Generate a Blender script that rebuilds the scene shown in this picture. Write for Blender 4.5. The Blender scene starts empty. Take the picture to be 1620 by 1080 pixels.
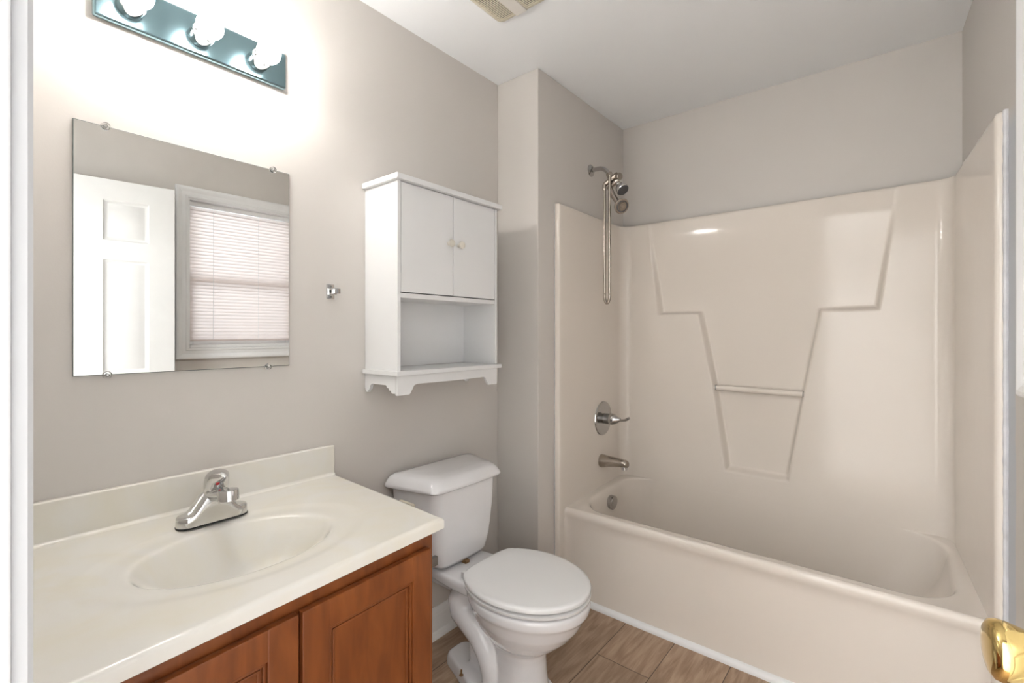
import bpy, bmesh, math, random
import numpy as np
from mathutils import Vector, Matrix

S = bpy.context.scene
COL = S.collection
random.seed(4)
PI = math.pi

# ------------------------------------------------------------------ camera
cam_d = bpy.data.cameras.new('camera')
cam = bpy.data.objects.new('camera', cam_d)
COL.objects.link(cam)
cam.location = (1.50, 0.0, 1.25)
cam.rotation_euler = (PI / 2, 0, math.radians(39.12))
cam_d.sensor_fit = 'HORIZONTAL'
cam_d.sensor_width = 36.0
cam_d.lens = 36.0 * 757.3 / 1620.0
cam_d.shift_y = -12.3 / 1620.0
cam_d.clip_start = 0.01
S.camera = cam

# ------------------------------------------------------------------ world / light / exposure
W = bpy.data.worlds.new('world')
S.world = W
W.use_nodes = True
bg = W.node_tree.nodes['Background']
bg.inputs['Color'].default_value = (0.90, 0.95, 1.0, 1)
bg.inputs['Strength'].default_value = 1.8

BULB = 43.0
S.view_settings.view_transform = 'Standard'
S.view_settings.look = 'None'
S.view_settings.exposure = 1.30
S.view_settings.gamma = 1.0
S.view_settings.use_curve_mapping = False


def area(name, loc, target, sx, sy, power, color):
    d = bpy.data.lights.new(name, 'AREA')
    d.shape = 'RECTANGLE'
    d.size, d.size_y = sx, sy
    d.energy = power
    d.color = color
    o = bpy.data.objects.new(name, d)
    o.location = loc
    o.rotation_euler = (Vector(target) - Vector(loc)).to_track_quat('-Z', 'Y').to_euler()
    COL.objects.link(o)
    return o


# added fill bounced off the hall, hall ceiling lamp, daylight through the bathroom window
area('hall_fill_light', (0.25, -0.30, 2.25), (0.25, -2.2, 0.75), 0.9, 0.3, 118, (0.98, 0.99, 1.0))
area('hall_ceiling_light', (0.87, -1.0, 2.40), (1.40, 1.3, 0.2), 0.22, 0.22, 7, (0.97, 0.98, 1.0))
area('window_daylight', (2.35, 1.2, 1.75), (1.6, 1.3, 1.5), 0.9, 1.0, 6, (0.95, 0.97, 1.0))


# ------------------------------------------------------------------ materials
def new_mat(name):
    m = bpy.data.materials.new(name)
    m.use_nodes = True
    nt = m.node_tree
    return m, nt, nt.nodes['Principled BSDF']


def srgb(r, g, b):
    f = lambda c: (c / 255 / 12.92) if c / 255 <= 0.04045 else ((c / 255 + 0.055) / 1.055) ** 2.4
    return (f(r), f(g), f(b), 1)


def paint(name, col, rough=0.5, var=0.04, scale=6.0, bump=0.0, bscale=60.0, metallic=0.0, coat=0.0, spec=0.5, sub=0.0):
    """plain surface with a little procedural variation and an optional bump"""
    m, nt, p = new_mat(name)
    n, l = nt.nodes, nt.links
    tc = n.new('ShaderNodeTexCoord')
    no = n.new('ShaderNodeTexNoise')
    no.inputs['Scale'].default_value = scale
    no.inputs['Detail'].default_value = 3
    l.new(tc.outputs['Object'], no.inputs['Vector'])
    ramp = n.new('ShaderNodeMapRange')
    ramp.inputs['To Min'].default_value = 1 - var
    ramp.inputs['To Max'].default_value = 1 + var
    l.new(no.outputs['Fac'], ramp.inputs['Value'])
    mul = n.new('ShaderNodeVectorMath')
    mul.operation = 'SCALE'
    mul.inputs[0].default_value = col[:3]
    l.new(ramp.outputs['Result'], mul.inputs['Scale'])
    l.new(mul.outputs['Vector'], p.inputs['Base Color'])
    p.inputs['Roughness'].default_value = rough
    p.inputs['Metallic'].default_value = metallic
    p.inputs['Specular IOR Level'].default_value = spec
    p.inputs['Coat Weight'].default_value = coat
    p.inputs['Coat Roughness'].default_value = 0.06
    if bump:
        b2 = n.new('ShaderNodeTexNoise')
        b2.inputs['Scale'].default_value = bscale
        b2.inputs['Detail'].default_value = 2
        l.new(tc.outputs['Object'], b2.inputs['Vector'])
        bn = n.new('ShaderNodeBump')
        bn.inputs['Strength'].default_value = bump
        bn.inputs['Distance'].default_value = 0.002
        l.new(b2.outputs['Fac'], bn.inputs['Height'])
        l.new(bn.outputs['Normal'], p.inputs['Normal'])
    return m


def wood(name, dark, light, rough=0.35):
    m, nt, p = new_mat(name)
    n, l = nt.nodes, nt.links
    tc = n.new('ShaderNodeTexCoord')
    mp = n.new('ShaderNodeMapping')
    mp.inputs['Scale'].default_value = (9, 9, 1.6)
    l.new(tc.outputs['Object'], mp.inputs['Vector'])
    no = n.new('ShaderNodeTexNoise')
    no.inputs['Scale'].default_value = 3.0
    no.inputs['Detail'].default_value = 6
    no.inputs['Distortion'].default_value = 0.6
    l.new(mp.outputs['Vector'], no.inputs['Vector'])
    cr = n.new('ShaderNodeValToRGB')
    cr.color_ramp.elements[0].position = 0.30
    cr.color_ramp.elements[0].color = dark
    cr.color_ramp.elements[1].position = 0.72
    cr.color_ramp.elements[1].color = light
    l.new(no.outputs['Fac'], cr.inputs['Fac'])
    # few pale nicks
    vo = n.new('ShaderNodeTexNoise')
    vo.inputs['Scale'].default_value = 55
    l.new(tc.outputs['Object'], vo.inputs['Vector'])
    gt = n.new('ShaderNodeMapRange')
    gt.inputs['From Min'].default_value = 0.80
    gt.inputs['From Max'].default_value = 0.83
    l.new(vo.outputs['Fac'], gt.inputs['Value'])
    mx = n.new('ShaderNodeMix')
    mx.data_type = 'RGBA'
    l.new(gt.outputs['Result'], mx.inputs['Factor'])
    l.new(cr.outputs['Color'], mx.inputs['A'])
    mx.inputs['B'].default_value = srgb(214, 170, 130)
    l.new(mx.outputs['Result'], p.inputs['Base Color'])
    p.inputs['Roughness'].default_value = rough
    p.inputs['Coat Weight'].default_value = 0.08
    p.inputs['Coat Roughness'].default_value = 0.2
    return m


def floor_mat():
    m, nt, p = new_mat('wood_look_plank')
    n, l = nt.nodes, nt.links
    tc = n.new('ShaderNodeTexCoord')
    sep = n.new('ShaderNodeSeparateXYZ')
    l.new(tc.outputs['Object'], sep.inputs['Vector'])
    ax = n.new('ShaderNodeMath'); ax.operation = 'ADD'; ax.inputs[1].default_value = 0.275 - 0.0
    l.new(sep.outputs['X'], ax.inputs[0])
    ay = n.new('ShaderNodeMath'); ay.operation = 'ADD'; ay.inputs[1].default_value = 0.324
    l.new(sep.outputs['Y'], ay.inputs[0])
    cb = n.new('ShaderNodeCombineXYZ')
    l.new(ay.outputs[0], cb.inputs['X'])
    l.new(ax.outputs[0], cb.inputs['Y'])
    br = n.new('ShaderNodeTexBrick')
    br.offset = 0.36
    br.offset_frequency = 2
    br.inputs['Scale'].default_value = 1.0
    br.inputs['Mortar Size'].default_value = 0.0016
    br.inputs['Mortar Smooth'].default_value = 0.1
    br.inputs['Brick Width'].default_value = 1.21
    br.inputs['Row Height'].default_value = 0.213
    br.inputs['Bias'].default_value = 0.0
    br.inputs['Color1'].default_value = (0.0, 0, 0, 1)
    br.inputs['Color2'].default_value = (1, 1, 1, 1)
    br.inputs['Mortar'].default_value = (0.5, 0.5, 0.5, 1)
    l.new(cb.outputs['Vector'], br.inputs['Vector'])
    # grain running along Y, shifted per plank
    off = n.new('ShaderNodeVectorMath'); off.operation = 'SCALE'
    off.inputs['Scale'].default_value = 7.0
    l.new(br.outputs['Color'], off.inputs[0])
    add = n.new('ShaderNodeVectorMath')
    l.new(tc.outputs['Object'], add.inputs[0]); l.new(off.outputs['Vector'], add.inputs[1])
    mp = n.new('ShaderNodeMapping'); mp.inputs['Scale'].default_value = (26, 2.2, 1)
    l.new(add.outputs['Vector'], mp.inputs['Vector'])
    no = n.new('ShaderNodeTexNoise'); no.inputs['Scale'].default_value = 2.0
    no.inputs['Detail'].default_value = 8; no.inputs['Roughness'].default_value = 0.65
    no.inputs['Distortion'].default_value = 1.2
    l.new(mp.outputs['Vector'], no.inputs['Vector'])
    mp2 = n.new('ShaderNodeMapping'); mp2.inputs['Scale'].default_value = (5.5, 0.9, 1)
    l.new(add.outputs['Vector'], mp2.inputs['Vector'])
    no2 = n.new('ShaderNodeTexNoise'); no2.inputs['Scale'].default_value = 1.6
    no2.inputs['Detail'].default_value = 2
    l.new(mp2.outputs['Vector'], no2.inputs['Vector'])
    rings = n.new('ShaderNodeMath'); rings.operation = 'MULTIPLY'; rings.inputs[1].default_value = 55
    l.new(no2.outputs['Fac'], rings.inputs[0])
    sn = n.new('ShaderNodeMath'); sn.operation = 'SINE'
    l.new(rings.outputs[0], sn.inputs[0])
    sm = n.new('ShaderNodeMath'); sm.operation = 'MULTIPLY_ADD'; sm.inputs[1].default_value = 0.09
    l.new(sn.outputs[0], sm.inputs[0]); l.new(no.outputs['Fac'], sm.inputs[2])
    cr = n.new('ShaderNodeValToRGB')
    cr.color_ramp.elements[0].position = 0.30
    cr.color_ramp.elements[0].color = srgb(150, 122, 99)
    cr.color_ramp.elements[1].position = 0.72
    cr.color_ramp.elements[1].color = srgb(188, 161, 136)
    l.new(sm.outputs[0], cr.inputs['Fac'])
    # per plank tone
    tone = n.new('ShaderNodeMapRange')
    tone.inputs['To Min'].default_value = 0.93
    tone.inputs['To Max'].default_value = 1.08
    l.new(br.outputs['Color'], tone.inputs['Value'])
    mul = n.new('ShaderNodeVectorMath'); mul.operation = 'SCALE'
    l.new(cr.outputs['Color'], mul.inputs[0]); l.new(tone.outputs['Result'], mul.inputs['Scale'])
    mx = n.new('ShaderNodeMix'); mx.data_type = 'RGBA'
    l.new(br.outputs['Fac'], mx.inputs['Factor'])
    l.new(mul.outputs['Vector'], mx.inputs['A'])
    mx.inputs['B'].default_value = srgb(84, 66, 54)
    l.new(mx.outputs['Result'], p.inputs['Base Color'])
    p.inputs['Roughness'].default_value = 0.45
    return m


def wall_strip():
    m, nt, p = new_mat('taupe_wall_paint_with_bare_strip')
    n, l = nt.nodes, nt.links
    tc = n.new('ShaderNodeTexCoord')
    sep = n.new('ShaderNodeSeparateXYZ')
    l.new(tc.outputs['Object'], sep.inputs['Vector'])
    no = n.new('ShaderNodeTexNoise'); no.inputs['Scale'].default_value = 9; no.inputs['Detail'].default_value = 4
    l.new(tc.outputs['Object'], no.inputs['Vector'])
    ad = n.new('ShaderNodeMath'); ad.operation = 'MULTIPLY_ADD'; ad.inputs[1].default_value = 0.05
    l.new(no.outputs['Fac'], ad.inputs[0]); l.new(sep.outputs['Y'], ad.inputs[2])
    lo = n.new('ShaderNodeMapRange'); lo.inputs['From Min'].default_value = 1.800; lo.inputs['From Max'].default_value = 1.812
    l.new(ad.outputs[0], lo.inputs['Value'])
    zz_ = n.new('ShaderNodeMapRange'); zz_.inputs['From Min'].default_value = 1.86; zz_.inputs['From Max'].default_value = 1.80
    l.new(sep.outputs['Z'], zz_.inputs['Value'])
    mu = n.new('ShaderNodeMath'); mu.operation = 'MULTIPLY'
    l.new(lo.outputs['Result'], mu.inputs[0]); l.new(zz_.outputs['Result'], mu.inputs[1])
    yy = n.new('ShaderNodeMapRange'); yy.inputs['From Min'].default_value = 1.93; yy.inputs['From Max'].default_value = 1.92
    l.new(sep.outputs['Y'], yy.inputs['Value'])
    m2 = n.new('ShaderNodeMath'); m2.operation = 'MULTIPLY'
    l.new(mu.outputs[0], m2.inputs[0]); l.new(yy.outputs['Result'], m2.inputs[1])
    mx = n.new('ShaderNodeMix'); mx.data_type = 'RGBA'
    l.new(m2.outputs[0], mx.inputs['Factor'])
    mx.inputs['A'].default_value = (0.655, 0.618, 0.58, 1)
    mx.inputs['B'].default_value = (0.56, 0.585, 0.62, 1)
    l.new(mx.outputs['Result'], p.inputs['Base Color'])
    p.inputs['Roughness'].default_value = 0.55
    return m


def metal(name, col, rough):
    m = paint(name, col, rough, var=0.03, scale=30, metallic=1.0)
    return m


def marble():
    """off white cultured marble with faint cream clouds"""
    m, nt, p = new_mat('cultured_marble')
    n, l = nt.nodes, nt.links
    tc = n.new('ShaderNodeTexCoord')
    no = n.new('ShaderNodeTexNoise')
    no.inputs['Scale'].default_value = 5.0
    no.inputs['Detail'].default_value = 4
    no.inputs['Distortion'].default_value = 1.5
    l.new(tc.outputs['Object'], no.inputs['Vector'])
    cr = n.new('ShaderNodeValToRGB')
    cr.color_ramp.elements[0].position = 0.35
    cr.color_ramp.elements[0].color = srgb(231, 226, 213)
    cr.color_ramp.elements[1].position = 0.58
    cr.color_ramp.elements[1].color = srgb(232, 229, 222)
    l.new(no.outputs['Fac'], cr.inputs['Fac'])
    l.new(cr.outputs['Color'], p.inputs['Base Color'])
    p.inputs['Roughness'].default_value = 0.14
    p.inputs['Coat Weight'].default_value = 0.3
    p.inputs['Coat Roughness'].default_value = 0.08
    return m


def slat_mat():
    m, nt, p = new_mat('blind_vinyl')
    n, l = nt.nodes, nt.links
    out = n['Material Output']
    p.inputs['Base Color'].default_value = srgb(228, 214, 208)
    p.inputs['Roughness'].default_value = 0.5
    tr = n.new('ShaderNodeBsdfTranslucent')
    tr.inputs['Color'].default_value = (0.83, 0.79, 0.79, 1)
    no = n.new('ShaderNodeTexNoise'); no.inputs['Scale'].default_value = 40
    mr = n.new('ShaderNodeMapRange'); mr.inputs['To Min'].default_value = 0.24; mr.inputs['To Max'].default_value = 0.31
    l.new(no.outputs['Fac'], mr.inputs['Value'])
    mx = n.new('ShaderNodeMixShader')
    l.new(mr.outputs['Result'], mx.inputs['Fac'])
    l.new(p.outputs[0], mx.inputs[1]); l.new(tr.outputs[0], mx.inputs[2])
    l.new(mx.outputs[0], out.inputs['Surface'])
    return m


def glass(name, rough=0.0, col=(1, 1, 1, 1)):
    m, nt, p = new_mat(name)
    p.inputs['Base Color'].default_value = col
    p.inputs['Transmission Weight'].default_value = 1.0
    p.inputs['Roughness'].default_value = rough
    p.inputs['IOR'].default_value = 1.45
    return m


def pane_mat():
    m, nt, p = new_mat('window_glass')
    n, l = nt.nodes, nt.links
    tr = n.new('ShaderNodeBsdfTransparent')
    tr.inputs['Color'].default_value = (0.95, 0.97, 0.97, 1)
    gl = n.new('ShaderNodeBsdfGlossy'); gl.inputs['Roughness'].default_value = 0.02
    fr = n.new('ShaderNodeFresnel')
    mx = n.new('ShaderNodeMixShader')
    l.new(fr.outputs[0], mx.inputs['Fac']); l.new(tr.outputs[0], mx.inputs[1]); l.new(gl.outputs[0], mx.inputs[2])
    l.new(mx.outputs[0], n['Material Output'].inputs['Surface'])
    return m


def emit(name, col, strength):
    m, nt, p = new_mat(name)
    p.inputs['Base Color'].default_value = (0.9, 0.9, 0.88, 1)
    p.inputs['Emission Color'].default_value = col
    p.inputs['Emission Strength'].default_value = strength
    return m


M = dict(
    wall=paint('taupe_wall_paint', (0.655, 0.618, 0.58, 1), 0.55, 0.015, 2.5, bump=0.06, bscale=220),
    ceil=paint('ceiling_paint', (0.905, 0.915, 0.925, 1), 0.7, 0.01, 3, bump=0.05, bscale=200),
    trim=paint('white_trim_paint', (0.88, 0.88, 0.88, 1), 0.28, 0.015, 8),
    jamb=paint('darkened_white_paint', (0.52, 0.52, 0.53, 1), 0.28, 0.015, 8),  # white paint, colour darkened to offset excess light on the frame
    carpet=paint('hall_bounce_carpet', (0.70, 0.67, 0.63, 1), 0.9, 0.1, 60),
    door=paint('white_door_paint', (0.80, 0.80, 0.79, 1), 0.35, 0.01, 8),
    cab=paint('white_cabinet_paint', (0.82, 0.82, 0.82, 1), 0.32, 0.015, 9),
    porcelain=paint('white_porcelain', (0.80, 0.79, 0.80, 1), 0.07, 0.01, 5, coat=0.3),
    seat=paint('white_seat_plastic', (0.80, 0.795, 0.79, 1), 0.22, 0.01, 5),
    almond=paint('almond_acrylic', (0.80, 0.733, 0.662, 1), 0.11, 0.015, 4, bump=0.12, bscale=9, spec=0.3),
    caulk=paint('grey_caulk', (0.50, 0.49, 0.48, 1), 0.6, 0.25, 40, bump=0.4, bscale=80),
    smear=paint('white_caulk', (0.66, 0.66, 0.67, 1), 0.5, 0.25, 25, bump=0.6, bscale=60),
    marble=marble(),
    wood=wood('stained_maple', srgb(110, 56, 24), srgb(140, 78, 36)),
    wood_in=paint('dark_cabinet_gap', srgb(60, 30, 16), 0.6),
    floor=floor_mat(),
    chrome=metal('chrome', (0.66, 0.66, 0.66, 1), 0.06),
    nickel=metal('worn_nickel', (0.42, 0.375, 0.33, 1), 0.2),
    steel=metal('brushed_grey_steel', (0.27, 0.265, 0.26, 1), 0.32),
    grey_chrome=metal('dull_chrome', (0.46, 0.45, 0.44, 1), 0.14),
    brass=metal('polished_brass', (0.83, 0.62, 0.25, 1), 0.09),
    plate=metal('tinted_mirror_plate', (0.19, 0.285, 0.315, 1), 0.2),
    mirror=metal('silvered_mirror', (0.885, 0.89, 0.875, 1), 0.0),
    edge=paint('tarnished_mirror_edge', (0.16, 0.18, 0.17, 1), 0.4, 0.3, 60),
    black=paint('black_rubber', (0.015, 0.015, 0.015, 1), 0.5),
    dark=paint('dark_spray_face', (0.07, 0.07, 0.075, 1), 0.4, 0.2, 200),
    red=paint('red_marker', (0.5, 0.01, 0.02, 1), 0.3),
    cream=paint('cream_grille_plastic', (0.72, 0.66, 0.53, 1), 0.4, 0.04, 15),
    cream_l=paint('pale_grille_plastic', (0.74, 0.70, 0.65, 1), 0.35, 0.02, 15),
    knob=paint('cream_knob', (0.72, 0.68, 0.60, 1), 0.3),
    rust=paint('rusty_bolt', (0.25, 0.14, 0.06, 1), 0.7, 0.4, 90),
    clear=glass('clear_plastic', 0.05),
    pane=pane_mat(),
    slat=slat_mat(),
    bulb=emit('lit_bulb_glass', (1.0, 0.975, 0.94, 1), BULB),
    hall=paint('hall_wall_paint', (0.78, 0.77, 0.75, 1), 0.6, 0.01, 3),
)


# ------------------------------------------------------------------ mesh helpers
class MB:
    def __init__(self, mat4=None):
        self.bm = bmesh.new()
        self.T = mat4
        self.hard = False

    def _v(self, co):
        co = Vector(co)
        if self.T is not None:
            co = self.T @ co
        return self.bm.verts.new(co)

    def box(self, x0, x1, y0, y1, z0, z1, bev=0.0, seg=2):
        return self.hexa([(x0, y0), (x1, y0), (x1, y1), (x0, y1)], z0, z1, bev, seg)

    def hexa(self, plan, z0, z1, bev=0.0, seg=2):
        self.hard = True
        a = sum(plan[i][0] * plan[(i + 1) % len(plan)][1] - plan[(i + 1) % len(plan)][0] * plan[i][1] for i in range(len(plan)))
        if a < 0:
            plan = plan[::-1]
        lo = [self._v((p[0], p[1], z0)) for p in plan]
        hi = [self._v((p[0], p[1], z1)) for p in plan]
        n = len(plan)
        fs = [self.bm.faces.new(lo[::-1]), self.bm.faces.new(hi)]
        for i in range(n):
            fs.append(self.bm.faces.new((lo[i], lo[(i + 1) % n], hi[(i + 1) % n], hi[i])))
        if bev > 0:
            es = list({e for f in fs for e in f.edges})
            bmesh.ops.bevel(self.bm, geom=es, offset=bev, segments=seg, affect='EDGES', profile=0.5, clamp_overlap=True)
        return self

    def prism(self, poly, axis, a0, a1, bev=0.0):
        """extrude a 2D outline along an axis: 'x' -> (y,z) outline, 'y' -> (x,z) outline"""
        self.hard = True

        def co(p, a):
            return (a, p[0], p[1]) if axis == 'x' else ((p[0], a, p[1]) if axis == 'y' else (p[0], p[1], a))
        A = [self._v(co(p, a0)) for p in poly]
        B = [self._v(co(p, a1)) for p in poly]
        n = len(poly)
        fs = [self.bm.faces.new(A), self.bm.faces.new(B[::-1])]
        for i in range(n):
            fs.append(self.bm.faces.new((A[(i + 1) % n], A[i], B[i], B[(i + 1) % n])))
        bmesh.ops.recalc_face_normals(self.bm, faces=fs)
        if bev > 0:
            es = list({e for f in fs for e in f.edges})
            bmesh.ops.bevel(self.bm, geom=es, offset=bev, segments=2, affect='EDGES', profile=0.5, clamp_overlap=True)
        return self

    def loft(self, rings, cap0=True, cap1=True, closed=True):
        vs = [[self._v(p) for p in r] for r in rings]
        n = len(rings[0])
        fs = []
        for a, b in zip(vs[:-1], vs[1:]):
            for i in range(n if closed else n - 1):
                j = (i + 1) % n
                fs.append(self.bm.faces.new((a[i], a[j], b[j], b[i])))
        if cap0:
            fs.append(self.bm.faces.new(vs[0][::-1]))
        if cap1:
            fs.append(self.bm.faces.new(vs[-1]))
        bmesh.ops.recalc_face_normals(self.bm, faces=fs)
        return self

    def tube(self, pts, r, n=16, cap=True, flat=1.0):
        pts = [Vector(p) for p in pts]
        rs = r if isinstance(r, (list, tuple)) else [r] * len(pts)
        rings = []
        up = None
        for i, p in enumerate(pts):
            t = (pts[min(i + 1, len(pts) - 1)] - pts[max(i - 1, 0)]).normalized()
            if up is None:
                ref = Vector((0, 0, 1)) if abs(t.z) < 0.9 else Vector((0, 1, 0))
                up = (ref - t * ref.dot(t)).normalized()
            else:
                up = (up - t * up.dot(t)).normalized()
            s = t.cross(up)
            rings.append([p + (up * math.cos(2 * PI * k / n) * flat + s * math.sin(2 * PI * k / n)) * rs[i] for k in range(n)])
        return self.loft(rings, cap, cap)

    def lathe(self, prof, origin, axis, n=32, cap0=True, cap1=True):
        """prof: list of (radius, distance along axis)"""
        a = Vector(axis).normalized()
        ref = Vector((0, 0, 1)) if abs(a.z) < 0.9 else Vector((1, 0, 0))
        u = (ref - a * ref.dot(a)).normalized()
        v = a.cross(u)
        o = Vector(origin)
        rings = [[o + a * d + (u * math.cos(2 * PI * k / n) + v * math.sin(2 * PI * k / n)) * max(r, 1e-5) for k in range(n)] for r, d in prof]
        return self.loft(rings, cap0, cap1)


def empty(name, loc):
    o = bpy.data.objects.new(name, None)
    o.location = loc
    o.empty_display_size = 0.05
    COL.objects.link(o)
    return o


def wloc(o):
    v = Vector((0, 0, 0))
    while o is not None:
        v += o.location
        o = o.parent
    return v


def obj(name, mb, mat, parent=None, origin=None, smooth=True, angle=35):
    bm = mb.bm
    me = bpy.data.meshes.new(name)
    base = wloc(parent) if parent else Vector((0, 0, 0))
    org = Vector(origin) if origin else base.copy()
    bmesh.ops.translate(bm, vec=-org, verts=bm.verts)
    bm.to_mesh(me)
    bm.free()
    me.materials.append(M[mat])
    if smooth:
        me.shade_smooth()
        me.set_sharp_from_angle(angle=math.radians(angle))
    o = bpy.data.objects.new(name, me)
    o.location = org - base
    COL.objects.link(o)
    if smooth and mb.hard:
        wn = o.modifiers.new('weighted', 'WEIGHTED_NORMAL')
        wn.keep_sharp = True
    if parent:
        o.parent = parent
    return o


def tag(o, label=None, cat=None, group=None, kind=None):
    if label: o['label'] = label
    if cat: o['category'] = cat
    if group: o['group'] = group
    if kind: o['kind'] = kind
    return o


def copy_part(o, parent, delta):
    c = o.copy()
    COL.objects.link(c)
    c.parent = parent
    c.location = o.location + Vector(delta)
    for ch in o.children:
        d = ch.copy()
        COL.objects.link(d)
        d.parent = c
    return c


def struct(name, mb, mat, label, parent=None, **k):
    o = obj(name, mb, mat, parent, **k)
    if parent is None:
        tag(o, label, 'room', kind='structure')
    return o


def rrect(x0, x1, y0, y1, r, n=8):
    pts = []
    for cx, cy, a0 in ((x1 - r, y0 + r, -90), (x1 - r, y1 - r, 0), (x0 + r, y1 - r, 90), (x0 + r, y0 + r, 180)):
        for k in range(n + 1):
            a = math.radians(a0 + 90 * k / n)
            pts.append((cx + r * math.cos(a), cy + r * math.sin(a)))
    return pts


def round_poly(poly, r, n=6):
    """round the corners of a convex outline"""
    out = []
    N = len(poly)
    for i in range(N):
        p = Vector(poly[i]); a = Vector(poly[i - 1]); b = Vector(poly[(i + 1) % N])
        rr = r[i] if isinstance(r, (list, tuple)) else r
        da = (a - p).normalized(); db = (b - p).normalized()
        ang = da.angle(db)
        t = rr / math.tan(ang / 2)
        t = min(t, (a - p).length * 0.48, (b - p).length * 0.48)
        p0 = p + da * t; p1 = p + db * t
        for k in range(n + 1):
            s = k / n
            out.append(tuple((p0 * (1 - s) ** 2 + p * 2 * s * (1 - s) + p1 * s * s)))
    return out


def sstep(a, b, x):
    t = np.clip((x - a) / (b - a), 0, 1)
    return t * t * (3 - 2 * t)


# ------------------------------------------------------------------ setting
YB, YN, XN, YF, H = 2.577, 1.735, 0.24, 0.042, 2.44
SL = 0.055


def xr(y):
    return 1.686 + SL * (YB - y)


XE = 3.4   # outer extent of the room's shell on the right
struct('floor', MB().box(-0.1, 2.1, -0.01, 2.7, -0.1, 0), 'floor', 'brown wood look plank floor', smooth=False)
struct('floor_hall', MB().box(-0.1, XE, -2.2, -0.01, -0.1, 0), 'carpet', 'pale hall carpet behind the doorway, unseen, added to bounce light up', smooth=False)  # unseen pale floor, added to bounce light into the bathroom
struct('ceiling', MB().box(-0.1, XE, -2.2, 2.7, H, H + 0.1), 'ceil', 'plain white ceiling', smooth=False)
struct('wall_left', MB().box(-0.1, 0, YF, 2.7, 0, H), 'wall', 'taupe wall behind vanity and toilet', smooth=False)
struct('wall_plumbing', MB().box(0, XN, YN, 2.7, 0, H, bev=0.004), 'wall', 'taupe projecting wall at the shower end of the tub')
struct('wall_back', MB().box(XN, xr(YB), YB, 2.7, 0, H), 'wall', 'taupe wall above the long side of the tub', smooth=False)

# right wall (slightly out of square) with the window hole
WU0, WU1, WZ0, WZ1 = 0.985, 1.615, 1.165, 2.05
M['wall_r'] = wall_strip()
w = MB()


def wr(y0, y1, z0, z1):
    w.hexa([(xr(y0), y0), (xr(y0) + 0.14, y0), (xr(y1) + 0.14, y1), (xr(y1), y1)], z0, z1)


wr(YF, WU0, 0, H); wr(WU1, 2.7, 0, H); wr(WU0, WU1, 0, WZ0); wr(WU0, WU1, WZ1, H)
struct('wall_right', w, 'wall_r', 'taupe wall with the window and a grey unpainted strip beside the tub', smooth=False)

# wall with the doorway the picture is taken through
JX0, JX1, JZ = 0.98, 1.80, 2.06
w = MB()
w.box(-0.1, JX0 - 0.018, -0.07, YF, 0, H); w.box(JX1 + 0.018, XE, -0.07, YF, 0, H); w.box(JX0 - 0.018, JX1 + 0.018, -0.07, YF, JZ + 0.018, H)
struct('wall_front', w, 'wall', 'taupe wall with the doorway', smooth=False)
# door frame: jambs and moulded casing
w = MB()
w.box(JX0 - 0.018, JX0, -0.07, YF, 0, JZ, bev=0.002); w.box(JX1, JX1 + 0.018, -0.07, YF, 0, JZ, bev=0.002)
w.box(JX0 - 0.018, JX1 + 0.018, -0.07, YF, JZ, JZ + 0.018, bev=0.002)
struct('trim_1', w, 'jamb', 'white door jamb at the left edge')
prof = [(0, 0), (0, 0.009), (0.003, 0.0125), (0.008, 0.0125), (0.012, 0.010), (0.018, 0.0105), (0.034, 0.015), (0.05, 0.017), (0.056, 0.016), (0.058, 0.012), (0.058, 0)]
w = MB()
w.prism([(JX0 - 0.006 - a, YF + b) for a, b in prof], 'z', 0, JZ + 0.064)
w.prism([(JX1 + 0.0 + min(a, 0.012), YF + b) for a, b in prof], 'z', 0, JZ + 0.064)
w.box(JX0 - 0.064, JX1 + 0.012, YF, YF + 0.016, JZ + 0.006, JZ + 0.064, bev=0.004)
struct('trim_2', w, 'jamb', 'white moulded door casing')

# hall behind the camera
struct('wall_hall', MB().box(-0.1, XE, -2.3, -2.2, 0, H), 'hall', 'pale hall wall behind the doorway', smooth=False)

struct('wall_hall_shield', MB().box(XE, XE + 0.1, -2.2, -0.07, 0, H), 'hall', 'added pale end wall shielding the doorway from sky light', smooth=False)  # unseen hall end, added to keep sky light off the jamb

# baseboards
bprof = [(0, 0), (0.028, 0), (0.027, 0.012), (0.02, 0.022), (0.014, 0.026), (0.014, 0.088), (0.011, 0.094), (0.012, 0.1), (0.007, 0.112), (0.004, 0.118), (0, 0.118)]
struct('baseboard_left', MB().prism(bprof, 'y', 0.83, YN), 'trim', 'white moulded baseboard behind the toilet')
struct('baseboard_plumbing', MB().prism([(YN - a, b) for a, b in bprof], 'x', 0.014, XN + 0.004), 'trim', 'white baseboard on the short wall beside the tub')
w = MB()
qr = [(0, 0), (0, 0.024)] + [(-0.02 * math.sin(math.radians(a)), 0.006 + 0.018 * math.cos(math.radians(a))) for a in range(0, 91, 15)] + [(-0.02, 0)]
w.prism([(1.9345 + a, b) for a, b in qr], 'x', XN + 0.036, 1.69)
struct('trim_3', w, 'trim', 'white quarter round strip along the foot of the tub')

# ------------------------------------------------------------------ window in the right wall
u = Vector((-SL, 1, 0)).normalized()
nrm = Vector((-u.y, u.x, 0))            # into the room
k = math.sqrt(1 + SL * SL)
TW = Matrix(((u.x, nrm.x, 0, xr(0)), (u.y, nrm.y, 0, 0), (0, 0, 1, 0), (0, 0, 0, 1)))


def wbox(mb, u0, u1, n0, n1, z0, z1, bev=0.0):
    return mb.box(u0 * k, u1 * k, n0, n1, z0, z1, bev)


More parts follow.
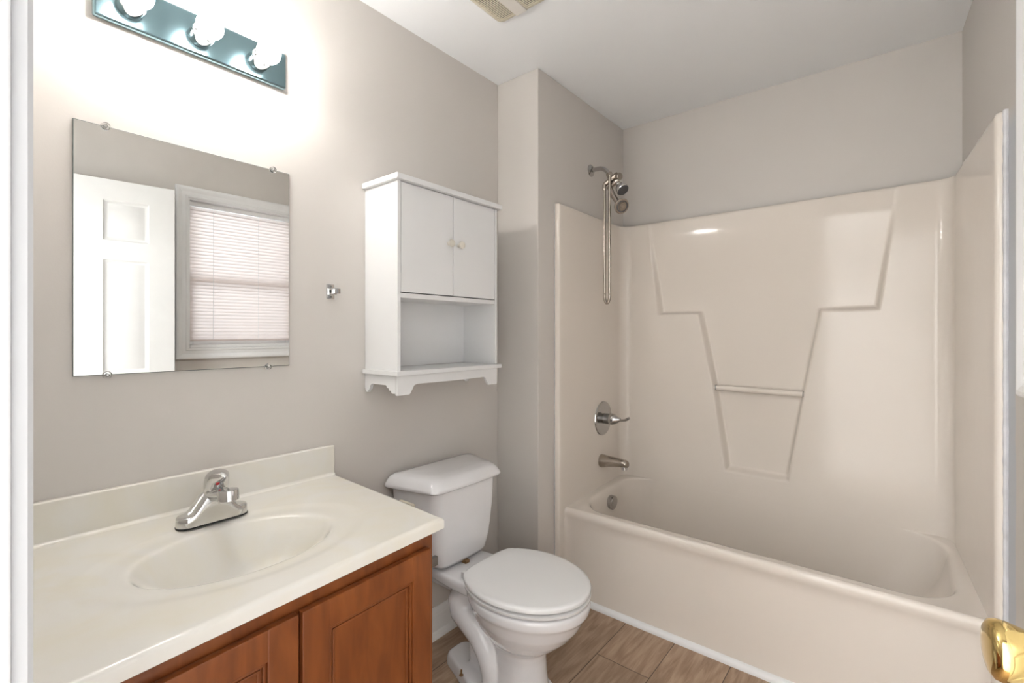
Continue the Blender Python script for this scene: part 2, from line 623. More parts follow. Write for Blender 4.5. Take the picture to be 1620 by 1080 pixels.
win = empty('window_1', (xr(1.3), 1.3, WZ0))
tag(win, 'white cased window with closed blind, seen in the mirror', 'window', kind='structure')
cp = [(0, -0.002), (0, 0.010), (0.005, 0.013), (0.012, 0.013), (0.016, 0.010), (0.034, 0.0115), (0.040, 0.015), (0.052, 0.020), (0.061, 0.020), (0.066, 0.016), (0.066, 0.0005)]
w = MB(TW)
w.loft([[((WU0 - d_) * k, n_, WZ0 - d_), ((WU1 + d_) * k, n_, WZ0 - d_), ((WU1 + d_) * k, n_, WZ1 + d_), ((WU0 - d_) * k, n_, WZ1 + d_)] for d_, n_ in cp], False, False)
obj('window_casing', w, 'trim', win, angle=20)
w = MB(TW)
t = 0.008
wbox(w, WU0, WU0 + t, -0.14, 0.004, WZ0, WZ1); wbox(w, WU1 - t, WU1, -0.14, 0.004, WZ0, WZ1)
wbox(w, WU0 + t, WU1 - t, -0.14, 0.004, WZ1 - t, WZ1)
obj('window_jamb', w, 'trim', win, smooth=False)
w = MB(TW)
wbox(w, WU0 + t, WU1 - t, -0.14, 0.006, WZ0, WZ0 + 0.02, 0.004)
obj('window_sill', w, 'trim', win)
zm = (WZ0 + WZ1) / 2 - 0.03
for z0, z1, dn in ((WZ0 + 0.02, zm + 0.018, -0.1), (zm - 0.018, WZ1 - t, -0.13)):
    w = MB(TW)
    f = 0.034
    wbox(w, WU0 + t, WU0 + t + f, dn, dn + 0.026, z0, z1, 0.003); wbox(w, WU1 - t - f, WU1 - t, dn, dn + 0.026, z0, z1, 0.003)
    wbox(w, WU0 + t + f, WU1 - t - f, dn, dn + 0.026, z0, z0 + f, 0.003); wbox(w, WU0 + t + f, WU1 - t - f, dn, dn + 0.026, z1 - f, z1, 0.003)
    sash = obj('window_sash', w, 'trim', win)
    w = MB(TW)
    wbox(w, WU0 + t + f - 0.004, WU1 - t - f + 0.004, dn + 0.011, dn + 0.014, z0 + f - 0.004, z1 - f + 0.004)
    obj('pane', w, 'pane', sash, smooth=False)

# blind
bl = empty('window_blind', (xr(1.3) + 0.035, 1.3, WZ1 - t))
tag(bl, 'pale closed horizontal mini blind hanging in the white cased window', 'blind')
BN = -0.045
w = MB(TW)
wbox(w, WU0 + 0.014, WU1 - 0.014, BN - 0.013, BN + 0.013, WZ1 - t - 0.026, WZ1 - t - 0.001, 0.002)
obj('headrail', w, 'trim', bl)
zb0 = WZ0 + 0.052
w = MB(TW)
wbox(w, WU0 + 0.016, WU1 - 0.016, BN - 0.011, BN + 0.011, zb0 - 0.012, zb0, 0.003)
obj('bottom_rail', w, 'slat', bl)
w = MB(TW)
zs = zb0 + 0.014
while zs < WZ1 - t - 0.034:
    rows = []
    for q in range(5):
        s = (q / 4 - 0.5) * 0.0275
        bow = 0.0022 * (1 - (q / 2 - 1) ** 2)
        a = math.radians(68)
        rows.append((BN + s * math.cos(a) + bow * math.sin(a), zs - s * math.sin(a) + bow * math.cos(a)))
    w.loft([[((WU0 + 0.016) * k, p[0], p[1]) for p in rows], [((WU1 - 0.016) * k, p[0], p[1]) for p in rows]], False, False, closed=False)
    zs += 0.0203
obj('slats', w, 'slat', bl)
for uu in (WU0 + 0.14, WU0 + 0.40):
    for dn in (-0.0125, 0.0125):
        w = MB(TW)
        w.tube([(uu * k, BN + dn, zb0 - 0.005), (uu * k, BN + dn, WZ1 - t - 0.02)], 0.0009, 6)
        obj('ladder_cord', w, 'trim', bl)

# ------------------------------------------------------------------ door, swung open against the right wall
HX, HY = 1.778, 0.062
EX, EY = 1.655, 0.884
du = Vector((EX - HX, EY - HY, 0)); DL = du.length; du.normalize()
dn_ = Vector((-du.y, du.x, 0))           # towards the mirror
TD = Matrix(((du.x, dn_.x, 0, HX), (du.y, dn_.y, 0, HY), (0, 0, 1, 0), (0, 0, 0, 1)))
door = empty('door_1', (HX, HY, 0.01))
tag(door, 'white six panel door opened against the right wall, seen in the mirror', 'door', kind='structure')
TH = 0.035
cols = [(DL - 0.114 - 0.190, DL - 0.114), (DL - 0.114 - 0.190 * 2 - 0.125, DL - 0.114 - 0.190 - 0.125)]
rowsz = [(0.25, 0.93), (1.045, 1.635), (1.735, 1.945)]
D0, D1 = 0.012, 2.05
w = MB(TD)
us = [0, cols[1][0], cols[1][1], cols[0][0], cols[0][1], DL]
zs_ = [D0] + [v for r in rowsz for v in r] + [D1]
for i in range(5):
    for j in range(7):
        if i in (1, 3) and j in (1, 3, 5):
            u0, u1, z0, z1 = us[i], us[i + 1], zs_[j], zs_[j + 1]
            for side, sgn in ((0, 1), (-TH, -1)):
                def ring(d, dep):
                    return [(u0 + d, side - sgn * dep, z0 + d), (u1 - d, side - sgn * dep, z0 + d), (u1 - d, side - sgn * dep, z1 - d), (u0 + d, side - sgn * dep, z1 - d)]
                w.loft([ring(0, 0), ring(0.004, 0.005), ring(0.012, 0.008), ring(0.018, 0.009), ring(0.042, 0.003), ring(0.046, 0.0022)], False, True)
        else:
            u0, u1, z0, z1 = us[i], us[i + 1], zs_[j], zs_[j + 1]
            for nn in (0, -TH):
                w.bm.faces.new([w._v(c) for c in ((u0, nn, z0), (u1, nn, z0), (u1, nn, z1), (u0, nn, z1))])
for a, b in (((0, D0), (0, D1)), ((DL, D0), (DL, D1)), ((0, D0), (DL, D0)), ((0, D1), (DL, D1))):
    w.bm.faces.new([w._v(c) for c in ((a[0], 0, a[1]), (b[0], 0, b[1]), (b[0], -TH, b[1]), (a[0], -TH, a[1]))])
bmesh.ops.remove_doubles(w.bm, verts=w.bm.verts, dist=1e-4)
bmesh.ops.recalc_face_normals(w.bm, faces=w.bm.faces)
obj('door_leaf', w, 'door', door, angle=20)
kc = TD @ Vector((DL - 0.062, 0, 0.872))
w = MB()
w.lathe([(0.033, 0.0), (0.034, 0.002), (0.032, 0.007), (0.024, 0.010), (0.013, 0.012), (0.012, 0.022), (0.015, 0.030), (0.022, 0.038), (0.0295, 0.052), (0.0335, 0.066), (0.0345, 0.074), (0.0325, 0.081), (0.027, 0.0845), (0.015, 0.086), (0.0, 0.0865)], kc, dn_, 48)
kn = obj('door_knob', w, 'brass', door, angle=60)
kn['label'] = 'polished brass tulip knob'

# ------------------------------------------------------------------ tub and shower unit (one moulded piece)
tub = empty('bathtub_shower_unit', (0.95, 1.93, 0))
tag(tub, 'almond moulded bathtub and shower surround filling the alcove', 'bathtub')
ZR = 0.43                                    # rim
ZT = 1.86                                    # top of the surround
FY = 1.862                                   # face of the front flanges
YC = 2.528                                   # face of the columns on the back wall
path = []


def arc(cx, cy, r, a0, a1, n):
    return [(cx + r * math.cos(math.radians(a0 + (a1 - a0) * i / n)), cy + r * math.sin(math.radians(a0 + (a1 - a0) * i / n))) for i in range(n + 1)]


def seg(p, q, n):
    return [(p[0] + (q[0] - p[0]) * i / n, p[1] + (q[1] - p[1]) * i / n) for i in range(1, n)]


LX0, LX1 = 0.268, 0.262
RX0, RX1 = 1.699, 1.658
R = 0.055
pl = [(0.2415, FY)] + [(0.250, FY)] + arc(LX0 - 0.014, FY + 0.014, 0.014, -90, 0, 6)
pl += seg((LX0, FY + 0.014), (LX1, YC - R), 20)
pl += arc(LX1 + R, YC - R, R, 180, 90, 12)
pl += seg((LX1 + R, YC), (RX1 - R, YC), 330)
pl += arc(RX1 - R, YC - R, R, 90, 0, 12)
pl += seg((RX1, YC - R), (RX0, FY + 0.014), 20)
pl += arc(RX0 + 0.014, FY + 0.014, 0.014, 180, 270, 6) + [(xr(FY) - 0.001, FY)]
pl = np.array(pl)
tan = np.gradient(pl, axis=0)
tan /= np.linalg.norm(tan, axis=1)[:, None]
out = np.stack([-tan[:, 1], tan[:, 0]], 1)    # left of travel = away from the bathing side
zz = np.concatenate([np.linspace(ZR - 0.01, 1.845, 285), [1.851, 1.856, 1.859, 1.860]])
oo = np.concatenate([np.zeros(285), [0.001, 0.003, 0.007, 0.014]])
poly = np.array([(0.400, 1.99), (0.470, 1.352), (0.685, 1.350), (0.757, 0.983), (0.818, 0.566), (1.092, 0.566), (1.158, 0.981), (1.222, 1.350), (1.428, 1.352), (1.515, 1.99)])


def sdf(px, pz):
    d = np.full(px.shape, 1e9)
    inside = np.zeros(px.shape, bool)
    n = len(poly)
    for i in range(n):
        a, b = poly[i], poly[(i + 1) % n]
        e = b - a
        wx, wz = px - a[0], pz - a[1]
        t = np.clip((wx * e[0] + wz * e[1]) / (e @ e), 0, 1)
        d = np.minimum(d, np.hypot(wx - e[0] * t, wz - e[1] * t))
        c = ((a[1] <= pz) & (pz < b[1])) | ((b[1] <= pz) & (pz < a[1]))
        xi = a[0] + (pz - a[1]) / np.where(e[1] == 0, 1e-9, e[1]) * e[0]
        inside ^= c & (px < xi)
    return np.where(inside, d, -d)


PX, PZ = np.meshgrid(pl[:, 0], zz)
dep = 0.042 * sstep(-0.004, 0.019, sdf(PX, PZ))
dep *= 1 - 0.88 * sstep(1.42, 1.80, PZ)
back = (np.abs(pl[:, 1] - YC) < 1e-6)
VX = pl[None, :, 0] + out[None, :, 0] * oo[:, None]
VY = pl[None, :, 1] + out[None, :, 1] * oo[:, None] + dep * back[None, :]
# the very edge at the wall must not be pushed through it
VX[:, :2] = pl[None, :2, 0]; VX[:, -1:] = pl[None, -1:, 0]
nz, ns = VX.shape
verts = np.stack([VX, VY, PZ], -1).reshape(-1, 3)
ii = (np.arange(nz - 1)[:, None] * ns + np.arange(ns - 1)[None, :]).reshape(-1)
faces = np.stack([ii, ii + 1, ii + ns + 1, ii + ns], 1)
base = np.array(tub.location)
me = bpy.data.meshes.new('surround')
me.from_pydata((verts - base).tolist(), [], faces[:, ::-1].tolist())
me.materials.append(M['almond'])
me.shade_smooth()
me.set_sharp_from_angle(angle=math.radians(60))
o = bpy.data.objects.new('surround', me)
COL.objects.link(o)
o.parent = tub

# flange columns below the rim
for side in (0, 1):
    idx = list(range(0, 10)) if side == 0 else list(range(len(pl) - 10, len(pl)))
    P = [tuple(pl[i]) for i in idx]
    ext = [(P[-1][0], 1.945)] if side == 0 else [(P[0][0], 1.945)]
    P = P + ext if side == 0 else ext + P
    w = MB()
    w.loft([[(p[0], p[1], z) for p in P] for z in (0.0, 0.2, ZR - 0.01)], False, False, closed=False)
    obj('flange', w, 'almond', tub, angle=60)

# apron with a soft rolled rim edge
ap = [(1.932, 0.0), (1.9315, 0.30), (1.929, 0.345), (1.926, 0.372), (1.920, 0.385), (1.916, 0.396), (1.915, 0.408), (1.917, 0.419), (1.923, 0.4265), (1.932, 0.4295)]
w = MB()
xa = [LX0 - 0.002, LX0 + 0.004, LX0 + 0.012, LX0 + 0.03, 0.5, 0.95, 1.4, RX0 - 0.03, RX0 - 0.01, RX0 + 0.002]
da = [-0.03, -0.012, -0.003, 0, 0, 0, 0, 0, -0.006, -0.03]
w.loft([[(x, y + (d if z < 0.38 else d * 0.3), z) for y, z in ap] for x, d in zip(xa, da)], False, False, closed=False)
obj('apron', w, 'almond', tub, angle=60)


def deck_z(y):
    return 0.4295 + 0.022 * max(0, (y - 1.98)) / 0.55


NB = 14
OX0, OX1, OY0, OY1, OR = 0.307, 1.640, 1.968, 2.527, 0.145
outer = rrect(LX0 - 0.006, RX0 - 0.004, 1.926, 2.562, 0.004, NB)
outer = [(min(x, RX0 + (RX1 - RX0) * (y - FY) / (YC - FY) + 0.004), y) for x, y in outer]
rings = [[(x, y, deck_z(y)) for x, y in outer]]


def open_ring(d, zoff=None, z=None, dx0=0.0, dx1=0.0, dy=0.0):
    r = max(OR - d * 0.6, 0.05)
    pts = rrect(OX0 + d + dx0, OX1 - d - dx1, OY0 + d + dy, OY1 - 0.25 * d - dy, r, NB)
    return [(x, min(y, 2.5275), (deck_z(y) + zoff) if z is None else z) for x, y in pts]


rings += [open_ring(-0.016, 0.0), open_ring(-0.006, -0.002), open_ring(0.001, -0.007, dy=-0.001), open_ring(0.006, -0.016, dy=-0.004), open_ring(0.011, -0.035, dy=-0.006)]
rings += [open_ring(0.02, z=0.33, dx1=0.01, dy=-0.008), open_ring(0.03, z=0.25, dx0=0.004, dx1=0.05), open_ring(0.042, z=0.18, dx0=0.01, dx1=0.11),
          open_ring(0.06, z=0.125, dx0=0.015, dx1=0.17), open_ring(0.085, z=0.098, dx0=0.03, dx1=0.21), open_ring(0.12, z=0.09, dx0=0.04, dx1=0.24), open_ring(0.20, z=0.086, dx0=0.05, dx1=0.28)]
w = MB()
w.loft(rings, False, True)
obj('tub_basin', w, 'almond', tub, angle=42)
w = MB()
w.tube([(0.745, YC + 0.017, 0.977), (1.170, YC + 0.017, 0.972)], 0.0105, 14, flat=1.25)
obj('washcloth_bar', w, 'almond', tub)
for s in (0, 1):
    x = 0.768 if s == 0 else 1.150
    w = MB(); w.lathe([(0.0145, 0), (0.0145, 0.003)], (x, YC + 0.017, 0.9765 - 0.005 * s), (1, 0, 0), 14)
    obj('bar_end_gap', w, 'edge', tub)
# overflow plate on the faucet end of the basin
w = MB()
w.lathe([(0.033, 0.0), (0.0355, 0.004), (0.0355, 0.026), (0.033, 0.0295), (0.022, 0.031), (0.0, 0.0315)], (0.316, 2.262, 0.374), (1, 0, -0.08), 32)
ov = obj('overflow_cap', w, 'grey_chrome', tub)
ov['label'] = 'round tarnished chrome overflow cap'
# caulk beads where the flanges meet the walls
w = MB()
pts = [(XN + 0.002, FY - 0.001, z) for z in np.linspace(0.0, ZT, 60)]
w.tube(pts, [0.0026 + 0.0012 * random.random() for _ in pts], 8)
obj('caulk_bead', w, 'caulk', tub)
w = MB()
pts = [(xr(FY) - 0.004, FY - 0.001, z) for z in np.linspace(0.0, ZT, 110)]
w.tube(pts, [0.0055 + 0.0015 * random.random() for _ in pts], 8)
obj('caulk_bead', w, 'smear', tub)

# ------------------------------------------------------------------ tub fittings
v = empty('shower_valve', (0.262, 2.287, 0.80))
tag(v, 'round chrome shower valve with single lever on the end panel above the tub spout', 'faucet')
w = MB(); w.lathe([(0.088, 0.002), (0.090, 0.004), (0.088, 0.008), (0.076, 0.012), (0.070, 0.0105), (0.045, 0.014), (0.03, 0.016), (0, 0.016)], (0.262, 2.287, 0.80), (1, 0, 0), 48)
obj('escutcheon', w, 'grey_chrome', v)
w = MB(); w.lathe([(0.027, 0.0), (0.027, 0.034), (0.020, 0.034)], (0.276, 2.287, 0.80), (1, 0, 0), 32)
obj('sleeve', w, 'steel', v)
w = MB(); w.lathe([(0.020, 0.0), (0.030, 0.001), (0.0305, 0.010), (0.026, 0.026), (0.018, 0.040), (0.012, 0.050), (0.009, 0.056), (0.0, 0.058)], (0.310, 2.287, 0.80), (1, 0, 0.04), 32)
w.tube([(0.35, 2.287, 0.800), (0.372, 2.285, 0.800), (0.395, 2.283, 0.804), (0.410, 2.282, 0.812), (0.418, 2.281, 0.818)], [0.010, 0.0085, 0.0085, 0.0105, 0.0085], 16, flat=0.75)
obj('lever', w, 'grey_chrome', v)

sp = empty('tub_spout', (0.262, 2.268, 0.575))
tag(sp, 'chrome tub spout below the shower valve', 'faucet')
rg = []
for x, zc, ry, rz in ((0.264, 0.578, 0.031, 0.034), (0.272, 0.578, 0.032, 0.035), (0.30, 0.580, 0.029, 0.030), (0.34, 0.583, 0.026, 0.025), (0.385, 0.584, 0.024, 0.021), (0.405, 0.583, 0.023, 0.020), (0.416, 0.581, 0.019, 0.016), (0.420, 0.579, 0.011, 0.009)):
    rg.append([(x, 2.268 + ry * math.cos(2 * PI * q / 28), zc + rz * math.sin(2 * PI * q / 28)) for q in range(28)])
w = MB(); w.loft(rg)
obj('spout_body', w, 'nickel', sp, angle=50)
w = MB(); w.lathe([(0.016, 0), (0.016, 0.022), (0.012, 0.024), (0.0, 0.020)], (0.397, 2.268, 0.575), (0.05, 0, -1), 24)
obj('outlet', w, 'chrome', sp)

SY = 2.2
sh = empty('fixed_shower', (XN, SY, 2.10))
tag(sh, 'bent chrome shower arm with diverter and small fixed bell head', 'shower head')
w = MB(); w.lathe([(0.031, 0.0005), (0.031, 0.004), (0.024, 0.010), (0.013, 0.013), (0.0, 0.013)], (XN, SY, 2.101), (1, 0, 0), 32)
obj('wall_flange', w, 'grey_chrome', sh)
w = MB(); w.tube([(XN + 0.004, SY, 2.101), (0.27, SY, 2.102), (0.295, SY, 2.101), (0.312, SY, 2.096), (0.328, SY, 2.085), (0.346, SY, 2.065), (0.352, SY, 2.058)], 0.0108, 18)
obj('arm', w, 'grey_chrome', sh)
w = MB()
w.tube([(0.346, SY, 2.064), (0.352, SY, 2.052), (0.358, SY, 2.038), (0.366, SY, 2.02)], [0.0155, 0.017, 0.017, 0.014], 18)
w.tube([(0.325, SY - 0.008, 2.008), (0.345, SY - 0.004, 2.022), (0.372, SY, 2.040), (0.395, SY, 2.052)], [0.012, 0.013, 0.014, 0.012], 16)
w.tube([(0.362, SY, 2.000), (0.378, SY, 2.010), (0.400, SY, 2.024)], [0.012, 0.014, 0.012], 16)
obj('diverter', w, 'nickel', sh)
w = MB(); w.lathe([(0.016, 0), (0.019, 0.002), (0.019, 0.018), (0.016, 0.022), (0, 0.022)], (0.392, SY, 2.038), (0.75, -0.25, -0.1), 12)
obj('diverter_knob', w, 'nickel', sh)
hd = Vector((0.62, -0.25, -0.74)).normalized()
w = MB(); w.lathe([(0.009, 0.0), (0.012, 0.004), (0.013, 0.012), (0.011, 0.016), (0.019, 0.022), (0.026, 0.034), (0.030, 0.050), (0.0315, 0.060), (0.029, 0.063)], Vector((0.393, SY, 2.006)), hd, 32, True, False)
obj('bell', w, 'chrome', sh)
w = MB(); w.lathe([(0.029, 0.0), (0.027, 0.002), (0, 0.003)], Vector((0.393, SY, 2.006)) + hd * 0.0625, hd, 32)
obj('spray_face', w, 'dark', sh)

hs = empty('hand_shower', (0.36, SY, 1.98))
tag(hs, 'tarnished hand shower with long metal hose looped below the shower arm', 'hand shower')
hp = Vector((0.418, SY - 0.012, 1.886)); hf = Vector((0.72, -0.45, -0.42)).normalized()
w = MB(); w.tube([(0.350, SY - 0.004, 1.996), (0.362, SY - 0.005, 1.972), (0.378, SY - 0.008, 1.940), (0.394, SY - 0.010, 1.915), (0.405, SY - 0.011, 1.900)], [0.013, 0.014, 0.013, 0.013, 0.012], 18)
obj('handle', w, 'nickel', hs)
w = MB(); w.lathe([(0.0, -0.024), (0.018, -0.022), (0.030, -0.013), (0.037, 0.0), (0.039, 0.010), (0.036, 0.015), (0.030, 0.016)], hp, hf, 36)
obj('spray_head', w, 'nickel', hs)
w = MB(); w.lathe([(0.030, 0.0), (0.029, 0.002), (0.024, 0.002), (0.023, -0.001), (0, -0.001)], hp + hf * 0.0155, hf, 36)
fc = obj('spray_ring', w, 'dark', hs)
w = MB(); w.lathe([(0.021, 0.0), (0.019, 0.004), (0.010, 0.005), (0.009, 0.007), (0, 0.007)], hp + hf * 0.0145, hf, 24)
obj('spray_nozzle', w, 'nickel', fc)
hose = []
top_l, top_r = Vector((0.328, SY - 0.012, 2.000)), Vector((0.360, SY - 0.016, 1.985))
for i in range(70):
    t_ = i / 69
    hose.append(Vector((0.328 + 0.0005 * math.sin(t_ * 9), SY - 0.012, 2.0 - t_ * 0.545)))
for i in range(1, 20):
    a = PI + PI * i / 20
    hose.append(Vector((0.3435 + 0.0155 * math.cos(a), SY - 0.014, 1.455 + 0.05 * math.sin(a))))
for i in range(70):
    t_ = i / 69
    hose.append(Vector((0.359 + 0.0005 * math.sin(t_ * 7), SY - 0.016, 1.455 + t_ * 0.595)))
# even spacing, ribbed radius
dense = []
for a, b in zip(hose[:-1], hose[1:]):
    m_ = max(1, int(round((b - a).length / 0.0021)))
    for q in range(m_):
        dense.append(a + (b - a) * q / m_)
w = MB(); w.tube(dense, [0.0070 + (0.0008 if i % 2 else -0.0004) for i in range(len(dense))], 10)
obj('hose', w, 'nickel', hs, angle=80)
w = MB(); w.lathe([(0.009, 0), (0.0105, 0.003), (0.010, 0.028), (0.008, 0.034)], (0.328, SY - 0.012, 2.010), (0, 0, -1), 12)
obj('hose_nut', w, 'nickel', hs)

# ------------------------------------------------------------------ mirror with clips
mr = empty('wall_mirror', (0.0, 0.473, 1.15))
tag(mr, 'frameless rectangular mirror held by clear clips on the wall above the sink', 'mirror')
MY0, MY1, MZ0, MZ1 = 0.219, 0.727, 1.150, 1.752
obj('mirror_glass', MB().box(0.0045, 0.006, MY0 + 0.0015, MY1 - 0.0015, MZ0 + 0.0015, MZ1 - 0.0015), 'mirror', mr, smooth=False)
obj('mirror_edge', MB().box(0.001, 0.0052, MY0, MY1, MZ0, MZ1), 'edge', mr, smooth=False)
cl = None
for y, z in ((0.278, MZ1), (0.676, MZ1), (0.281, MZ0), (0.662, MZ0)):
    if cl is None:
        w = MB()
        w.lathe([(0.009, 0.0005), (0.0095, 0.003), (0.0095, 0.010), (0.008, 0.0125), (0.004, 0.0125), (0.003, 0.0105), (0, 0.0105)], (0.0, y, z), (1, 0, 0), 20)
        cl = obj('mirror_clip', w, 'clear', mr, origin=(0, y, z))
        w = MB(); w.lathe([(0.0035, 0.008), (0.0035, 0.0115), (0.002, 0.0128), (0, 0.0128)], (0.0, y, z), (1, 0, 0), 12)
        obj('clip_screw', w, 'chrome', cl, origin=(0, y, z))
        y00, z00 = y, z
    else:
        copy_part(cl, mr, (0, y - y00, z - z00))

# ------------------------------------------------------------------ vanity light bar
vl = empty('vanity_light', (0.0, 0.48, 2.06))
tag(vl, 'blue grey mirrored light bar with three lit globe bulbs above the mirror', 'light fixture')
w = MB(); w.box(0.003, 0.022, 0.252, 0.710, 2.006, 2.115, bev=0.006, seg=3)
obj('back_plate', w, 'plate', vl)
sock = None
for y in (0.322, 0.474, 0.624):
    if sock is None:
        w = MB(); w.lathe([(0.0, 0.0), (0.027, 0.0), (0.0285, 0.002), (0.0285, 0.030), (0.0265, 0.034), (0.0245, 0.034), (0.0225, 0.016), (0.0, 0.016)], (0.0215, y, 2.055), (1, 0, 0), 36)
        sock = obj('socket', w, 'chrome', vl, origin=(0.0215, y, 2.055))
        w = MB(); w.lathe([(0.011, 0.0), (0.0125, 0.004), (0.0135, 0.022), (0.0155, 0.0275), (0.0225, 0.0345), (0.0285, 0.0435), (0.0315, 0.0545), (0.0310, 0.0645), (0.0265, 0.0755), (0.0175, 0.0835), (0.007, 0.087), (0, 0.0875)], (0.0375, y, 2.055), (1, 0, 0), 36)
        bu = obj('bulb', w, 'bulb', sock, origin=(0.0215, y, 2.055), angle=80)
        y00 = y
    else:
        copy_part(sock, vl, (0, y - y00, 0))

# ------------------------------------------------------------------ towel bar bracket on the wall
hk = empty('towel_bar_bracket', (0.0, 0.868, 1.39))
tag(hk, 'small leftover chrome towel bar bracket on the wall beside the mirror', 'bracket')
w = MB(); w.box(0.0005, 0.006, 0.854, 0.882, 1.367, 1.417, bev=0.0015)
obj('mounting_plate', w, 'chrome', hk)
w = MB(); w.box(0.005, 0.026, 0.859, 0.879, 1.381, 1.403, bev=0.002)
obj('post', w, 'chrome', hk)
w = MB(); w.box(0.0255, 0.040, 0.866, 0.884, 1.384, 1.401, bev=0.0015)
obj('bar_stub', w, 'chrome', hk)
w = MB(); w.lathe([(0.0055, 0), (0.0055, 0.0012), (0, 0.0012)], (0.018, 0.8595, 1.392), (0, -1, 0), 16)
obj('set_screw_hole', w, 'black', hk)
for z in (1.409, 1.374):
    w = MB(); w.lathe([(0.004, 0), (0.0035, 0.002), (0, 0.0025)], (0.0055, 0.868, z), (1, 0, 0), 12)
    obj('screw', w, 'steel', hk)

# ------------------------------------------------------------------ wall cabinet over the toilet
wc = empty('wall_cabinet', (0.0, 1.26, 1.04))
tag(wc, 'white wooden wall cabinet with two doors and open shelf above the toilet', 'cabinet')
CY0, CY1, CX = 1.004, 1.514, 0.188
for y0, y1 in ((CY0, CY0 + 0.013), (CY1 - 0.013, CY1)):
    obj('side_panel', MB().box(0.001, CX, y0, y1, 1.108, 1.768, bev=0.001), 'cab', wc)
obj('back_panel', MB().box(0.001, 0.006, CY0 + 0.0135, CY1 - 0.0135, 1.125, 1.768), 'cab', wc, smooth=False)
obj('top_board', MB().box(0.001, 0.205, CY0 - 0.014, CY1 + 0.016, 1.768, 1.788, bev=0.004), 'cab', wc)
obj('middle_shelf', MB().box(0.0065, CX - 0.001, CY0 + 0.0135, CY1 - 0.0135, 1.372, 1.389, bev=0.001), 'cab', wc)
obj('bottom_board', MB().box(0.001, 0.203, CY0 - 0.012, CY1 + 0.014, 1.1075, 1.124, bev=0.003), 'cab', wc)
# scalloped skirt below the shelf
cy = CY1 - CY0
fp = [(0, 0), (0, -0.066), (0.052, -0.066), (0.058, -0.058), (0.072, -0.036), (0.085, -0.032), (cy / 2, -0.034), (cy - 0.085, -0.032), (cy - 0.072, -0.036), (cy - 0.058, -0.058), (cy - 0.052, -0.066), (cy, -0.066), (cy, 0)]
obj('skirt', MB().prism([(CY0 + a, 1.107 + b) for a, b in fp], 'x', CX - 0.012, CX, bev=0.001), 'cab', wc)
spf = [(0.001, 0), (0.001, -0.052), (0.010, -0.066), (0.018, -0.066), (0.024, -0.056), (0.030, -0.054), (0.034, -0.040), (0.044, -0.034), (0.125, -0.034), (0.132, -0.044), (0.138, -0.042), (0.142, -0.052), (0.150, -0.050), (0.156, -0.060), (CX - 0.0125, -0.060), (CX - 0.0125, 0)]
for y0 in (CY0, CY1 - 0.012):
    obj('side_skirt', MB().prism([(a, 1.107 + b) for a, b in spf], 'y', y0, y0 + 0.012), 'cab', wc)
ym = (CY0 + CY1) / 2 + 0.003
for y0, y1, ky in ((CY0 + 0.0152, ym - 0.0013, ym - 0.024), (ym + 0.0013, CY1 - 0.0152, ym + 0.028)):
    d = obj('cabinet_door', MB().box(CX - 0.015, CX, y0, y1, 1.3925, 1.7655, bev=0.0012), 'cab', wc)
    w = MB(); w.lathe([(0.007, 0), (0.006, 0.004), (0.0065, 0.008), (0.0125, 0.013), (0.0145, 0.018), (0.013, 0.023), (0.007, 0.026), (0, 0.0265)], (CX, ky, 1.586), (1, 0, 0), 24)
    kb = obj('knob', w, 'knob', d)
obj('inner_void', MB().box(0.0065, CX - 0.018, CY0 + 0.0136, CY1 - 0.0136, 1.3895, 1.3905), 'cab', wc, smooth=False)

# ------------------------------------------------------------------ vanity cabinet
vc = empty('vanity_cabinet', (0.3, 0.45, 0))
tag(vc, 'reddish brown stained wooden vanity base cabinet with two doors under the sink', 'cabinet')
VX = lambda y: 0.578 + 0.058 * (0.83 - y)          # front line, not quite parallel to the wall
VY0, VY1, VZT = 0.075, 0.812, 0.7505
w = MB()
w.hexa([(0.005, VY1 - 0.016), (VX(VY1) - 0.02, VY1 - 0.016), (VX(VY1) - 0.02, VY1), (0.005, VY1)], 0.0, VZT)
w.hexa([(0.005, VY0), (VX(VY0) - 0.02, VY0), (VX(VY0) - 0.02, VY0 + 0.016), (0.005, VY0 + 0.016)], 0.0, VZT)
w.hexa([(0.005, VY0 + 0.017), (VX(VY0) - 0.02, VY0 + 0.017), (VX(VY1) - 0.02, VY1 - 0.017), (0.005, VY1 - 0.017)], 0.09, 0.105)
obj('carcass', w, 'wood', vc, smooth=False)


def vbar(mb, y0, y1, n0, n1, z0, z1, bev=0.0):
    """bar on the cabinet's front plane; n = distance in front of it"""
    return mb.hexa([(VX(y0) + n0, y0), (VX(y0) + n1, y0), (VX(y1) + n1, y1), (VX(y1) + n0, y1)], z0, z1, bev)


